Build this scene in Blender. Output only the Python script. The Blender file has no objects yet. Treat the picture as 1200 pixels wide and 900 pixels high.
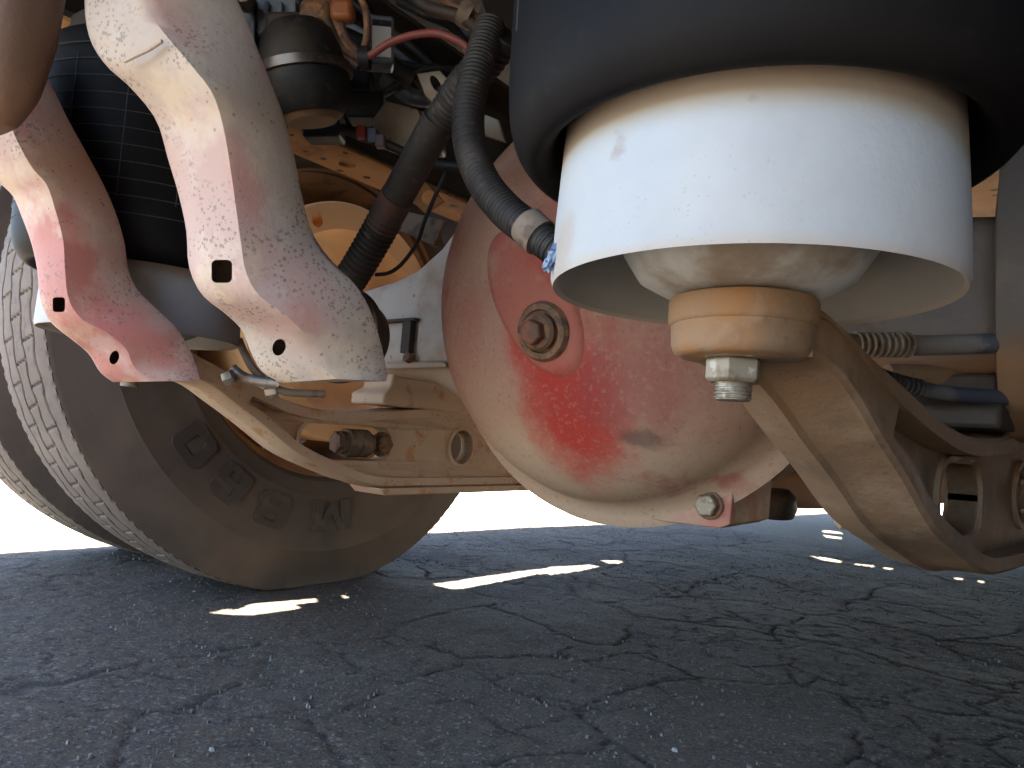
import bpy, bmesh, math, random
import numpy as np
from mathutils import Vector, Matrix
from mathutils.geometry import tessellate_polygon
random.seed(7); np.random.seed(7)
scene = bpy.context.scene
COL = scene.collection

# ------------------------------------------------------------------ camera, sky, sun, exposure
F, PITCH, ROLL, YAW = 826.0, .0748, .0689, .6641
CAM = np.array([.473, -.847, .297])
cp, sp = math.cos(PITCH), math.sin(PITCH)
fw = np.array([0, cp, sp]); up = np.array([0, -sp, cp]); rt = np.array([1., 0, 0])
cr, sr = math.cos(ROLL), math.sin(ROLL)
rt, up = cr*rt + sr*up, -sr*rt + cr*up
cy_, sy_ = math.cos(YAW), math.sin(YAW)
ZR = np.array([[cy_, -sy_, 0], [sy_, cy_, 0], [0, 0, 1]])
rt, up, fw = ZR @ rt, ZR @ up, ZR @ fw
cam_d = bpy.data.cameras.new('camera'); cam = bpy.data.objects.new('camera', cam_d); COL.objects.link(cam)
cam_d.sensor_width = 36; cam_d.lens = 36*F/1200; cam_d.clip_start = .02; cam_d.clip_end = 2000
cam.matrix_world = Matrix(((rt[0], up[0], -fw[0], CAM[0]), (rt[1], up[1], -fw[1], CAM[1]),
                           (rt[2], up[2], -fw[2], CAM[2]), (0, 0, 0, 1)))
cam_d.dof.use_dof = False
scene.camera = cam

SUN_LX, SUN_LY = .05, .15                     # sunlight drifts this far per metre of fall
sun_dir = Vector((-SUN_LX, -SUN_LY, 1)).normalized()
world = bpy.data.worlds.new('World'); scene.world = world; world.use_nodes = True
nt = world.node_tree; bg = nt.nodes['Background']; bg.inputs[1].default_value = .07
sky = nt.nodes.new('ShaderNodeTexSky'); sky.sky_type = 'NISHITA'; sky.sun_disc = False
sky.sun_elevation = math.asin(sun_dir.z); sky.sun_rotation = math.atan2(sun_dir.x, sun_dir.y)
sky.dust_density = 1.0; sky.ozone_density = .7; sky.air_density = 1.0
nt.links.new(sky.outputs[0], bg.inputs[0])
sl = bpy.data.lights.new('sun', 'SUN'); sl.energy = 5; sl.angle = math.radians(.5); sl.color = (1, .90, .76)
so = bpy.data.objects.new('sun', sl); COL.objects.link(so)
so.rotation_euler = (-sun_dir).to_track_quat('-Z', 'Y').to_euler(); so.location = (0, 0, 6)
scene.view_settings.view_transform = 'Standard'; scene.view_settings.look = 'None'
scene.view_settings.exposure = 4.35; scene.view_settings.gamma = 1
scene.view_settings.use_curve_mapping = False
scene.render.engine = 'CYCLES'
cy = scene.cycles; cy.max_bounces = 10; cy.diffuse_bounces = 6; cy.glossy_bounces = 4
cy.use_denoising = True; cy.caustics_reflective = False; cy.caustics_refractive = False
cy.sample_clamp_indirect = 6

def at(x, y, d):
    return CAM + (rt*((x-600)/F) + up*((450-y)/F) + fw)*d
def on(x, y, ax, c):
    r = rt*((x-600)/F) + up*((450-y)/F) + fw
    return CAM + r*((c-CAM[ax])/r[ax])

# ------------------------------------------------------------------ materials
def material(name, base, layers=(), rough=.6, metal=0., bump=(), spec=.5, rough_var=0.):
    """layers: (colour, dict(kind, scale, lo, hi, amount, ...)) painted over base in order, object coordinates"""
    m = bpy.data.materials.new(name); m.use_nodes = True
    t = m.node_tree; N = t.nodes; L = t.links
    b = N['Principled BSDF']; b.inputs['Roughness'].default_value = rough
    b.inputs['Metallic'].default_value = metal; b.inputs['Specular IOR Level'].default_value = spec
    tc = N.new('ShaderNodeTexCoord'); co = tc.outputs['Object']
    rgb = N.new('ShaderNodeRGB'); rgb.outputs[0].default_value = (*base, 1); cur = rgb.outputs[0]
    def math_(op, a, bb=None, c=None, clamp=False):
        n = N.new('ShaderNodeMath'); n.operation = op; n.use_clamp = clamp
        for i, v in enumerate((a, bb, c)):
            if v is None: continue
            if isinstance(v, (int, float)): n.inputs[i].default_value = v
            else: L.new(v, n.inputs[i])
        return n.outputs[0]
    def noise(scale, detail=5, rgh=.6, off=0, stretch=None):
        mp = N.new('ShaderNodeMapping'); mp.inputs['Location'].default_value = (off, off*1.7, off*.3)
        if stretch: mp.inputs['Scale'].default_value = stretch
        L.new(co, mp.inputs[0])
        n = N.new('ShaderNodeTexNoise'); n.inputs['Scale'].default_value = scale
        n.inputs['Detail'].default_value = detail; n.inputs['Roughness'].default_value = rgh
        L.new(mp.outputs[0], n.inputs['Vector']); return n.outputs['Fac']
    def ramp(v, lo, hi):
        n = N.new('ShaderNodeMapRange'); n.interpolation_type = 'SMOOTHSTEP'
        n.inputs['From Min'].default_value = lo; n.inputs['From Max'].default_value = hi
        L.new(v, n.inputs['Value']); return n.outputs[0]
    for i, (colr, s) in enumerate(layers):
        k = s.get('kind', 'noise')
        if k == 'noise':
            f = ramp(noise(s.get('scale', 8), s.get('detail', 5), s.get('rgh', .6), i*3.1+s.get('off', 0), s.get('stretch')), s.get('lo', .45), s.get('hi', .6))
        elif k == 'spots':
            v = N.new('ShaderNodeTexVoronoi'); v.inputs['Scale'].default_value = s['scale']; v.inputs['Randomness'].default_value = 1
            wn = N.new('ShaderNodeTexNoise'); wn.inputs['Scale'].default_value = s['scale']*1.3; L.new(co, wn.inputs['Vector'])
            va = N.new('ShaderNodeVectorMath'); va.operation = 'MULTIPLY_ADD'; L.new(wn.outputs['Color'], va.inputs[0])
            va.inputs[1].default_value = (.5/s['scale'],)*3; L.new(co, va.inputs[2]); L.new(va.outputs[0], v.inputs['Vector'])
            sep = N.new('ShaderNodeSeparateColor'); L.new(v.outputs['Color'], sep.inputs[0])
            rad = math_('MULTIPLY', math_('POWER', sep.outputs[0], 3), s.get('size', .5))
            f = ramp(math_('SUBTRACT', rad, v.outputs['Distance']), 0, .12)
            if 'patch' in s:
                f = math_('MULTIPLY', f, ramp(noise(s['patch'], 3, .5, 9.3), s.get('plo', .42), s.get('phi', .55)))
        elif k == 'blob':
            mp = N.new('ShaderNodeMapping'); mp.vector_type = 'TEXTURE'
            mp.inputs['Location'].default_value = s['at']; mp.inputs['Scale'].default_value = s['size']
            mp.inputs['Rotation'].default_value = s.get('rot', (0, 0, 0))
            L.new(co, mp.inputs[0])
            ln = N.new('ShaderNodeVectorMath'); ln.operation = 'LENGTH'; L.new(mp.outputs[0], ln.inputs[0])
            d = math_('MULTIPLY_ADD', math_('SUBTRACT', noise(s.get('scale', 14), 6, .65, i*2.), .5), s.get('rag', 1.2), ln.outputs['Value'])
            f = ramp(d, 1.0, s.get('inner', .6))
        elif k in ('xband', 'yband', 'zband'):
            sx = N.new('ShaderNodeSeparateXYZ'); L.new(co, sx.inputs[0])
            v = math_('MULTIPLY_ADD', math_('SUBTRACT', noise(s.get('scale', 14), 5, .6, i*2.), .5), s.get('rag', .02), sx.outputs['XYZ'.index(k[0].upper())])
            f = ramp(v, s['lo'], s['hi'])
        elif k == 'attr':
            a = N.new('ShaderNodeAttribute'); a.attribute_name = s['name']; f = ramp(a.outputs['Fac'], s.get('lo', 0), s.get('hi', 1))
        if s.get('amount', 1) != 1: f = math_('MULTIPLY', f, s['amount'])
        mx = N.new('ShaderNodeMix'); mx.data_type = 'RGBA'; L.new(f, mx.inputs[0]); L.new(cur, mx.inputs[6])
        mx.inputs[7].default_value = (*colr, 1); cur = mx.outputs[2]
    L.new(cur, b.inputs['Base Color'])
    if rough_var:
        L.new(math_('MULTIPLY_ADD', noise(25, 4, .6, 5), rough_var, rough-rough_var/2), b.inputs['Roughness'])
    prev = None
    for sc, st, ds in bump:
        bn = N.new('ShaderNodeBump'); bn.inputs['Strength'].default_value = st; bn.inputs['Distance'].default_value = ds
        L.new(noise(sc, 6, .65, sc*.01), bn.inputs['Height'])
        if prev: L.new(prev, bn.inputs['Normal'])
        prev = bn.outputs[0]
    if prev: L.new(prev, b.inputs['Normal'])
    return m
FINE = ((180, .25, .0012), (30, .25, .003))
DUST = (.36, .26, .18)

# ------------------------------------------------------------------ helpers
def thing(name, label, cat, loc, group=None):
    o = bpy.data.objects.new(name, None); COL.objects.link(o); o.location = loc; o.empty_display_size = .05
    o['label'] = label; o['category'] = cat
    if group: o['group'] = group
    return o
def tag(o, label, cat, group=None):
    o['label'] = label; o['category'] = cat
    if group: o['group'] = group
    return o
def base_of(p):
    v = Vector((0, 0, 0))
    while p is not None: v = v + p.location; p = p.parent
    return np.array(v)
def mobj(name, verts, faces, mat, parent=None, loc=None, smooth=40, bevel=0, seg=2, kind=None, label=None, sub=0):
    verts = np.asarray([tuple(v) for v in verts], float)
    org = base_of(parent) if parent is not None else (np.array(loc, float) if loc is not None else verts.mean(0))
    me = bpy.data.meshes.new(name); me.from_pydata((verts-org).tolist(), [], [tuple(f) for f in faces])
    bm = bmesh.new(); bm.from_mesh(me); bmesh.ops.recalc_face_normals(bm, faces=bm.faces); bm.to_mesh(me); bm.free()
    if smooth:
        me.polygons.foreach_set('use_smooth', [True]*len(me.polygons))
        if smooth < 180 and not sub: me.set_sharp_from_angle(angle=math.radians(smooth))
    me.materials.append(mat)
    o = bpy.data.objects.new(name, me); COL.objects.link(o)
    if parent is not None: o.parent = parent
    else: o.location = org
    if bevel:
        b = o.modifiers.new('bevel', 'BEVEL'); b.width = bevel; b.segments = seg; b.limit_method = 'ANGLE'; b.angle_limit = math.radians(35); b.harden_normals = False
    if sub:
        s = o.modifiers.new('sub', 'SUBSURF'); s.levels = sub; s.render_levels = sub
    if kind: o['kind'] = kind
    if label: o['label'] = label
    return o
def join(*parts):
    V, Fc = [], []
    for v, f in parts:
        n = len(V); V += [tuple(p) for p in v]; Fc += [tuple(i+n for i in g) for g in f]
    return V, Fc
def frame(axis, ref=None):
    a = np.array(axis, float); a /= np.linalg.norm(a)
    r = np.array(ref if ref is not None else ((0, 0, 1) if abs(a[2]) < .9 else (1, 0, 0)), float)
    e1 = r-a*(r@a); e1 /= np.linalg.norm(e1); return a, e1, np.cross(a, e1)
def lathe(prof, origin, axis, n=64, scale=(1, 1), ref=None):
    a, e1, e2 = frame(axis, ref); o = np.array(origin, float); V, Fc, rows = [], [], []
    for r, h in prof:
        if r < 1e-6: V.append(o+a*h); rows.append([len(V)-1]*n); continue
        row = []
        for i in range(n):
            t = 2*math.pi*i/n; V.append(o+a*h+r*(math.cos(t)*e1*scale[0]+math.sin(t)*e2*scale[1])); row.append(len(V)-1)
        rows.append(row)
    for A, B in zip(rows, rows[1:]):
        for i in range(n):
            j = (i+1) % n; f = []
            for k in (A[i], A[j], B[j], B[i]):
                if k not in f: f.append(k)
            if len(f) > 2: Fc.append(f)
    return V, Fc
def cyl(c, axis, r, h, n=32, ch=.0015):
    c = np.array(c, float); ch = min(ch, h/3, r/3)
    return lathe([(0, 0), (r-ch, 0), (r, ch), (r, h-ch), (r-ch, h), (0, h)], c, axis, n)
def smooth_path(pts, n):
    P = np.array(pts, float); P = np.vstack([2*P[0]-P[1], P, 2*P[-1]-P[-2]]); out = []
    m = len(P)-3
    for q in np.linspace(0, m, n):
        i = min(int(q), m-1); t = q-i; a, b, c, d = P[i:i+4]
        out.append(.5*((2*b)+(-a+c)*t+(2*a-5*b+4*c-d)*t*t+(-a+3*b-3*c+d)*t**3))
    return np.array(out)
def tube(pts, rad, n=14, steps=None, caps=True):
    P = smooth_path(pts, steps) if steps else np.array(pts, float)
    R = rad if callable(rad) else (lambda s, rr=rad: rr)
    seglen = np.r_[0, np.cumsum(np.linalg.norm(np.diff(P, axis=0), axis=1))]
    V, Fc = [], []; T = np.gradient(P, axis=0); a, e1, e2 = frame(T[0])
    for i, p in enumerate(P):
        a = T[i]/np.linalg.norm(T[i]); e1 = e1-a*(e1@a); e1 /= np.linalg.norm(e1); e2 = np.cross(a, e1)
        r = R(seglen[i])
        for k in range(n):
            t = 2*math.pi*k/n; V.append(p+r*(math.cos(t)*e1+math.sin(t)*e2))
    for i in range(len(P)-1):
        for k in range(n):
            j = (k+1) % n; Fc.append((i*n+k, i*n+j, (i+1)*n+j, (i+1)*n+k))
    if caps: Fc.append(tuple(range(n))); Fc.append(tuple(range((len(P)-1)*n, len(P)*n)))
    return V, Fc
def corrugated(pts, r, pitch, depth, n=18):
    P = smooth_path(pts, 60); ln = np.linalg.norm(np.diff(P, axis=0), axis=1).sum()
    return tube(pts, lambda s: r-depth*(.5-.5*math.tanh(2.5*math.sin(2*math.pi*s/pitch))), n, max(20, int(ln/pitch*8)))
def box(c, sx, sy, sz, axes=None):
    c = np.array(c, float); A = np.array(axes, float) if axes is not None else np.eye(3)
    V = [c+A[0]*sx*i/2+A[1]*sy*j/2+A[2]*sz*k/2 for i in (-1, 1) for j in (-1, 1) for k in (-1, 1)]
    return V, [(0, 1, 3, 2), (4, 6, 7, 5), (0, 4, 5, 1), (2, 3, 7, 6), (0, 2, 6, 4), (1, 5, 7, 3)]
def hexhead(c, axis, r, h, rot=.2):
    a, e1, e2 = frame(axis); c = np.array(c, float); V = []
    for q, hh in ((.9, 0), (1, .08*h), (1, .86*h), (.86, h)):
        for i in range(6):
            t = rot+math.pi*i/3; V.append(c+a*hh+q*r*(math.cos(t)*e1+math.sin(t)*e2))
    Fc = [tuple(range(6)), tuple(range(18, 24))]
    for k in range(3):
        for i in range(6): j = (i+1) % 6; Fc.append((k*6+i, k*6+j, k*6+6+j, k*6+6+i))
    return V, Fc
def thread(c, axis, r, h, pitch=.0018):
    n = max(6, int(h/pitch*4)); prof = [(0, 0)]+[(r-(.0007 if (k % 4) in (0, 3) else 0), h*k/n) for k in range(n)]+[(r*.85, h), (0, h)]
    return lathe(prof, c, axis, 24)
def plate(outer, holes, fn, t0, t1):
    """polygon with holes in (u,v), thickness t0..t1, fn(u,v,t)->world"""
    loops = [list(outer)]+[list(h) for h in holes]
    tris = tessellate_polygon([[Vector((u, v, 0)) for u, v in lp] for lp in loops])
    flat = [p for lp in loops for p in lp]; n = len(flat)
    V = [fn(u, v, t0) for u, v in flat]+[fn(u, v, t1) for u, v in flat]
    Fc = [tuple(t) for t in tris]+[tuple(n+i for i in t) for t in tris]
    s = 0
    for lp in loops:
        m = len(lp)
        for i in range(m): j = (i+1) % m; Fc.append((s+i, s+j, n+s+j, n+s+i))
        s += m
    return V, Fc
def loft(rings, caps=True):
    V = [p for r in rings for p in r]; n = len(rings[0]); Fc = []
    for i in range(len(rings)-1):
        for k in range(n): j = (k+1) % n; Fc.append((i*n+k, i*n+j, (i+1)*n+j, (i+1)*n+k))
    if caps: Fc.append(tuple(range(n))); Fc.append(tuple(range((len(rings)-1)*n, len(rings)*n)))
    return V, Fc
def circle(cu, cv, r, n=28, rv=None):
    return [(cu+r*math.cos(2*math.pi*i/n), cv+(rv or r)*math.sin(2*math.pi*i/n)) for i in range(n)]
def rrect(cu, cv, hu, hv, r, n=5):
    out = []
    for sx, sy, a0 in ((1, 1, 0), (-1, 1, 90), (-1, -1, 180), (1, -1, 270)):
        for k in range(n+1):
            a = math.radians(a0+90*k/n); out.append((cu+sx*(hu-r)+r*math.cos(a), cv+sy*(hv-r)+r*math.sin(a)))
    return out
def carve(o, cutters):
    """cut real holes with an exact boolean, applied to the mesh"""
    for V, Fc in cutters:
        c = mobj('cutter', V, Fc, o.data.materials[0], loc=(0, 0, 0), smooth=0)
        m = o.modifiers.new('cut', 'BOOLEAN'); m.operation = 'DIFFERENCE'; m.solver = 'EXACT'; m.object = c
        bpy.context.view_layer.update(); dg = bpy.context.evaluated_depsgraph_get()
        me = bpy.data.meshes.new_from_object(o.evaluated_get(dg)); o.modifiers.clear(); old = o.data; o.data = me
        nm = old.name; bpy.data.meshes.remove(old); me.name = nm
        cm = c.data; bpy.data.objects.remove(c); bpy.data.meshes.remove(cm)
    o.data.polygons.foreach_set('use_smooth', [True]*len(o.data.polygons)); o.data.set_sharp_from_angle(angle=math.radians(45))

# ------------------------------------------------------------------ ground: cracked asphalt
def vnoise(x, y, s, seed):
    rng = np.random.RandomState(seed); G = rng.rand(128, 128)
    X, Y = x*s+40, y*s+40; i, j = np.floor(X).astype(int), np.floor(Y).astype(int); u, v = X-i, Y-j
    u, v = u*u*(3-2*u), v*v*(3-2*v); i %= 128; j %= 128; i2, j2 = (i+1) % 128, (j+1) % 128
    return (G[i, j]*(1-u)+G[i2, j]*u)*(1-v)+(G[i, j2]*(1-u)+G[i2, j2]*u)*v
def crack_field(x, y):
    wx = x+.05*(vnoise(x, y, 9, 1)-.5)+.02*(vnoise(x, y, 28, 2)-.5)+.008*(vnoise(x, y, 80, 21)-.5)
    wy = y+.05*(vnoise(x, y, 9, 3)-.5)+.02*(vnoise(x, y, 28, 4)-.5)+.008*(vnoise(x, y, 80, 22)-.5)
    out = np.zeros_like(x)
    for cell, w, dep, seed in ((.25, .0026, .7, 5), (.095, .0020, .6, 6), (.05, .0013, .45, 7)):
        rng = np.random.RandomState(seed)
        ra, rb_ = range(int(-1.5/cell), int(1.2/cell)+2), range(int(-1.05/cell), int(2.05/cell)+2)
        pts = np.array([(a*cell+rng.uniform(-.48, .48)*cell, b*cell+rng.uniform(-.48, .48)*cell) for a in ra for b in rb_])
        e = np.empty_like(x)
        bx, by = np.floor(wx/.3).astype(int), np.floor(wy/.3).astype(int)       # search only the seeds near each patch
        for kx in np.unique(bx):
            for ky in np.unique(by[bx == kx]):
                q = np.nonzero((bx == kx) & (by == ky))[0]
                near = pts[(np.abs(pts[:, 0]-(kx+.5)*.3) < .15+2.2*cell) & (np.abs(pts[:, 1]-(ky+.5)*.3) < .15+2.2*cell)]
                if len(near) < 2: e[q] = 1; continue
                d = np.hypot(wx[q, None]-near[:, 0], wy[q, None]-near[:, 1]); p = np.partition(d, 1, axis=1); e[q] = (p[:, 1]-p[:, 0])*.5
        mod = np.clip((vnoise(x, y, 5, seed+10)-.40)*4, 0, 1) if cell < .2 else np.clip((vnoise(x, y, 4, seed+10)-.2)*5, .25, 1)
        ww = w*(.45+.9*vnoise(x, y, 22, seed+20))
        out = np.maximum(out, dep*mod*np.clip(1-e/ww, 0, 1))
    return out
def build_ground():
    x0, x1, y0, y1, st = -1.3, 1.0, -.85, 1.85, .005
    xs = np.arange(x0, x1+1e-6, st); ys = np.arange(y0, y1+1e-6, st); nx, ny = len(xs), len(ys)
    X, Y = [a.ravel() for a in np.meshgrid(xs, ys, indexing='ij')]
    cf = crack_field(X, Y)
    edge = np.minimum(np.minimum(X-x0, x1-X), np.minimum(Y-y0, y1-Y)); fade = np.clip(edge/.15, 0, 1)
    Z = -.0045*cf + fade*(.006*(vnoise(X, Y, 6, 31)-.5)+.0018*(vnoise(X, Y, 25, 32)-.5)+.0012*(vnoise(X, Y, 110, 33)-.5))
    V = np.stack([X, Y, Z*np.where(fade > 0, 1, 0)], 1)
    idx = np.arange(nx*ny).reshape(nx, ny)
    Fq = np.stack([idx[:-1, :-1], idx[1:, :-1], idx[1:, 1:], idx[:-1, 1:]], -1).reshape(-1, 4)
    # outer ring of plain quads out to the horizon, welded on the corners
    B = 600.; gx = [-B, -30, x0, x1, 30, B]; gy = [-B, -30, y0, y1, 30, B]; ev, ef = [], []; n0 = len(V)
    lut = {}
    def vid(a, b):
        if (a, b) not in lut:
            lut[a, b] = n0+len(ev); ev.append((gx[a], gy[b], 0))
        return lut[a, b]
    for a in range(5):
        for b in range(5):
            if a == 2 and b == 2: continue
            ef.append((vid(a, b), vid(a+1, b), vid(a+1, b+1), vid(a, b+1)))
    V = np.vstack([V, ev]); Fq = np.vstack([Fq, ef])
    me = bpy.data.meshes.new('asphalt_ground'); me.vertices.add(len(V)); me.vertices.foreach_set('co', V.astype(np.float32).ravel())
    me.loops.add(Fq.size); me.loops.foreach_set('vertex_index', Fq.astype(np.int32).ravel())
    me.polygons.add(len(Fq)); me.polygons.foreach_set('loop_start', np.arange(0, Fq.size, 4, dtype=np.int32))
    me.polygons.foreach_set('use_smooth', np.ones(len(Fq), dtype=bool))
    me.update(calc_edges=True); me.validate()
    at_ = me.attributes.new('crack', 'FLOAT', 'POINT'); at_.data.foreach_set('value', np.r_[cf, np.zeros(len(ev))].astype(np.float32))
    m = material('weathered_asphalt', (.066, .052, .039), [
        ((.080, .071, .060), dict(scale=3, lo=.4, hi=.65, amount=.6)),
        ((.045, .041, .037), dict(scale=60, lo=.5, hi=.62, amount=.7)),
        ((.16, .145, .125), dict(kind='spots', scale=95, size=.45, patch=9, plo=.3, phi=.5, amount=.55)),
        ((.19, .175, .15), dict(kind='spots', scale=210, size=.55, amount=.55)), ((.13, .12, .105), dict(scale=260, lo=.54, hi=.64, amount=.6)),
        ((.018, .016, .015), dict(kind='attr', name='crack', lo=.05, hi=.7, amount=.62)),
        ((.022, .02, .018), dict(scale=230, lo=.55, hi=.63, amount=.7)), ((.11, .10, .09), dict(scale=320, lo=.57, hi=.65, amount=.6))],
        rough=.9, bump=((420, .45, .0012), (150, .3, .0018)), spec=.08)
    me.materials.append(m)
    o = bpy.data.objects.new('asphalt_ground', me); COL.objects.link(o); o['kind'] = 'structure'
    # pale stone chips lying in the binder
    rng = np.random.RandomState(3); V, Fc = [], []
    for k in range(6000):
        x = rng.uniform(-1.1, .9); y = -.75+2.2*rng.rand()**1.6; r = rng.choice([.0012, .0018, .0026, .0038], p=[.55, .3, .12, .03]); a = rng.rand()*6.3
        n = len(V); h = r*.35
        for i in range(5):
            t = a+i*1.2566+rng.uniform(-.35, .35); q = r*rng.uniform(.7, 1.2); V.append((x+q*math.cos(t), y+q*.75*math.sin(t), -.003))
        for i in range(5):
            p = V[n+i]; V.append((x+(p[0]-x)*.6, y+(p[1]-y)*.6, .0004+.5*h))
        for i in range(5): j = (i+1) % 5; Fc.append((n+i, n+j, n+5+j, n+5+i))
        Fc.append(tuple(range(n+5, n+10)))
    pm = material('stone_chip', (.06, .057, .053), [((.17, .16, .145), dict(scale=22, lo=.52, hi=.6)), ((.10, .07, .05), dict(scale=25, lo=.58, hi=.65))], rough=.8)
    mobj('gravel_chips', V, Fc, pm, loc=(0, 0, 0), smooth=0, kind='stuff')
build_ground()

mat_bounce = material('pale_bounce_concrete', (.44, .40, .34), [((.36, .32, .27), dict(scale=2, lo=.42, hi=.62)), ((.5, .46, .4), dict(scale=20, lo=.55, hi=.68, amount=.5))], rough=.85, bump=((60, .3, .003),))
ap = mobj('bounce_sheet', *plate([(-40, -.35), (-1.32, -.35), (-1.32, .0), (-1.05, 2.0), (-.95, 4.0), (6, 4.0), (6, 40), (-40, 40)], [], lambda u, v, t: np.array([u, v, t]), -.03, .0015), mat_bounce, loc=(-5, 5, 0), smooth=0)  # pale sheet added outside to bounce sunlight in under the truck
ap['kind'] = 'structure'
# ------------------------------------------------------------------ chassis overhead: deck with gaps, rails
mat_deck = material('dark_underbody', (.018, .016, .015), [((.07, .045, .03), dict(scale=5, lo=.5, hi=.7, amount=.6))], rough=.8)
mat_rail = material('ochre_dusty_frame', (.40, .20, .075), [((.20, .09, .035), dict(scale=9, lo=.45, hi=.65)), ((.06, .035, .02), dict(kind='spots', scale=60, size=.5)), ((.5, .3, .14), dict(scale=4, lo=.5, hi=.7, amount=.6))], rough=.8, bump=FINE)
ZD = 1.02
def up_shift(p): return (p[0]-SUN_LX*ZD, p[1]-SUN_LY*ZD)
chassis = thing('truck_chassis', 'dark truck floor and ochre frame rails overhead, carrying the whole suspension', 'truck chassis', (0, 0, .9))
left_edge = [(-1.165, -.66), (-1.165, -.14), (-.985, .685), (-.78, 1.8), (-.545, 3.145), (-.50, 3.5)]
outer = [up_shift(p) for p in left_edge]+[(1.35, 3.25), (1.35, -1.45), (0., -1.12)]
def ground_poly(pix): return [tuple(on(x, y, 2, 0)[:2]) for x, y in pix]
holes = []
for pix in ([(245, 718.5), (262, 715), (280, 714), (292, 709), (330, 706), (370, 700.5), (371, 705), (345, 710), (352, 714), (330, 718), (296, 722), (270, 720.5)],
            [(400, 697), (420, 693.5), (438, 692), (440, 693.5), (420, 697), (403, 700)],
            [(508, 684.5), (540, 680), (600, 671), (650, 663.5), (690, 660.5), (702, 663), (680, 669), (620, 677), (560, 687), (530, 690), (511, 687)],
            [(703, 656.5), (728, 658), (730, 661), (712, 660)],
            [(960, 620), (985, 623.5), (988, 626), (965, 624)], [(964, 626.5), (986, 629.5), (986, 632), (968, 630)],
            [(949, 651.5), (968, 653.5), (986, 657), (985, 659.5), (965, 656.5)],
            [(1001, 659.5), (1024, 662), (1024, 664), (1002, 661.5)], [(1035, 664), (1046, 665), (1045, 667), (1036, 666)],
            [(1118, 676), (1128, 677), (1127, 679), (1119, 678)], [(1146, 680), (1153, 681), (1152, 683), (1147, 682)]):
    holes.append([up_shift(p) for p in ground_poly(pix)])
V, Fc = plate(outer, holes, lambda u, v, t: np.array([u, v, t]), ZD, ZD+.01)
mobj('floor_panel', V, Fc, mat_deck, chassis, smooth=0)
def rail(sg):
    sec = [(-.0, .70), (.085, .70), (.085, .95), (-.0, .95), (-.0, .942), (.077, .942), (.077, .708), (-.0, .708)]
    rings = [[np.array([sg*(.345+u), y, z]) for u, z in sec] for y in (-1.25, 3.0)]
    return loft(rings)
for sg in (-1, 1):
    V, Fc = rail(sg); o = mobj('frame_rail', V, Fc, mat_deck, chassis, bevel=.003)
    V, Fc = box((sg*.387, .875, .6965), .088, 4.2, .006); o = mobj('lit_flange_strip', V, Fc, mat_rail, chassis, bevel=.0015)  # dusty ochre; puts the flange's bounce light against the dark web into colour
    if sg < 0:
        hc = on(407, 188, 2, .70)
        carve(o, [cyl((hc[0], hc[1], .69), (0, 0, 1), .013, .0085, 24)])
mobj('front_sky_blocker', *box((.42, 3.05, .69), 1.78, .02, .64), mat_deck, chassis)  # unseen panel added to cut sky light coming in from the front
mobj('side_sky_blocker', *loft([[np.array([x+dx, y, z]) for dx, z in ((0, .51), (.02, .51), (.02, 1.015), (0, 1.015))] for x, y in ((-1.03, .55), (-.82, 1.65), (-.58, 3.0))]), mat_deck, chassis)  # unseen panel added along the left edge to cut sky light
mobj('side_sky_blocker', *box((1.32, .15, .62), .02, 6.2, .78), mat_deck, chassis)  # unseen panel added to keep the right side dark
for y in (-.95, .55, 1.6):
    V, Fc = box((0, y, .86), .68, .09, .12); mobj('crossmember', V, Fc, mat_deck, chassis, bevel=.006)

# ------------------------------------------------------------------ air springs
SP_Y, SP_X, RIM = -.485, .34, .379
mat_piston = material('pale_grey_piston', (.34, .36, .365), [
    ((.50, .47, .42), dict(scale=7, lo=.45, hi=.7, amount=.35)),
    ((.30, .22, .15), dict(kind='zband', lo=.052, hi=.078, rag=.022, scale=9, amount=.8)),
    ((.40, .33, .26), dict(kind='zband', lo=.006, hi=.0, rag=.004, scale=30, amount=.5)),
    ((.40, .37, .32), dict(scale=16, lo=.52, hi=.68, amount=.35, stretch=(1, 1, .12))),
    ((.31, .30, .28), dict(scale=11, lo=.45, hi=.7, amount=.35)),
    ((.28, .25, .21), dict(kind='spots', scale=520, size=.4, patch=6, plo=.52, phi=.64, amount=.4)),
    ((.33, .27, .21), dict(kind='blob', at=tuple(at(663, 288, .35)-np.array([.34, -.485, .379])), size=(.02, .02, .022), rag=1.2, inner=.3, amount=.6, scale=40)),
    ((.25, .2, .16), dict(kind='blob', at=tuple(at(715, 168, .31)-np.array([.34, -.485, .379])), size=(.006, .012, .010), rag=2.2, inner=.2, amount=.6, scale=120)),
    ((.02, .03, .09), dict(kind='blob', at=tuple(at(988, 141, .305)-np.array([.34, -.485, .379])), size=(.0022, .01, .0026), rag=.8, inner=.5, scale=200)),
    ((.12, .11, .10), dict(kind='spots', scale=75, size=.33, patch=7, plo=.5, phi=.6, amount=.7))], rough=.68, bump=((120, .25, .001), (14, .15, .004)), spec=.25)
mat_rubber = material('black_bellows_rubber', (.0035, .0035, .0045), [((.009, .008, .0075), dict(scale=5, lo=.4, hi=.7)), ((.04, .032, .025), dict(scale=40, lo=.6, hi=.75, amount=.35))], rough=.65, bump=((90, .15, .001),), spec=.12)
mat_dish = material('grey_cast_dish', (.50, .55, .58), [((.26, .22, .18), dict(scale=12, lo=.45, hi=.65))], rough=.6, bump=FINE)
mat_line = material('dusty_mould_line', (.035, .033, .03), rough=.8)
SPG = 'air springs of the rear axle'
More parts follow.
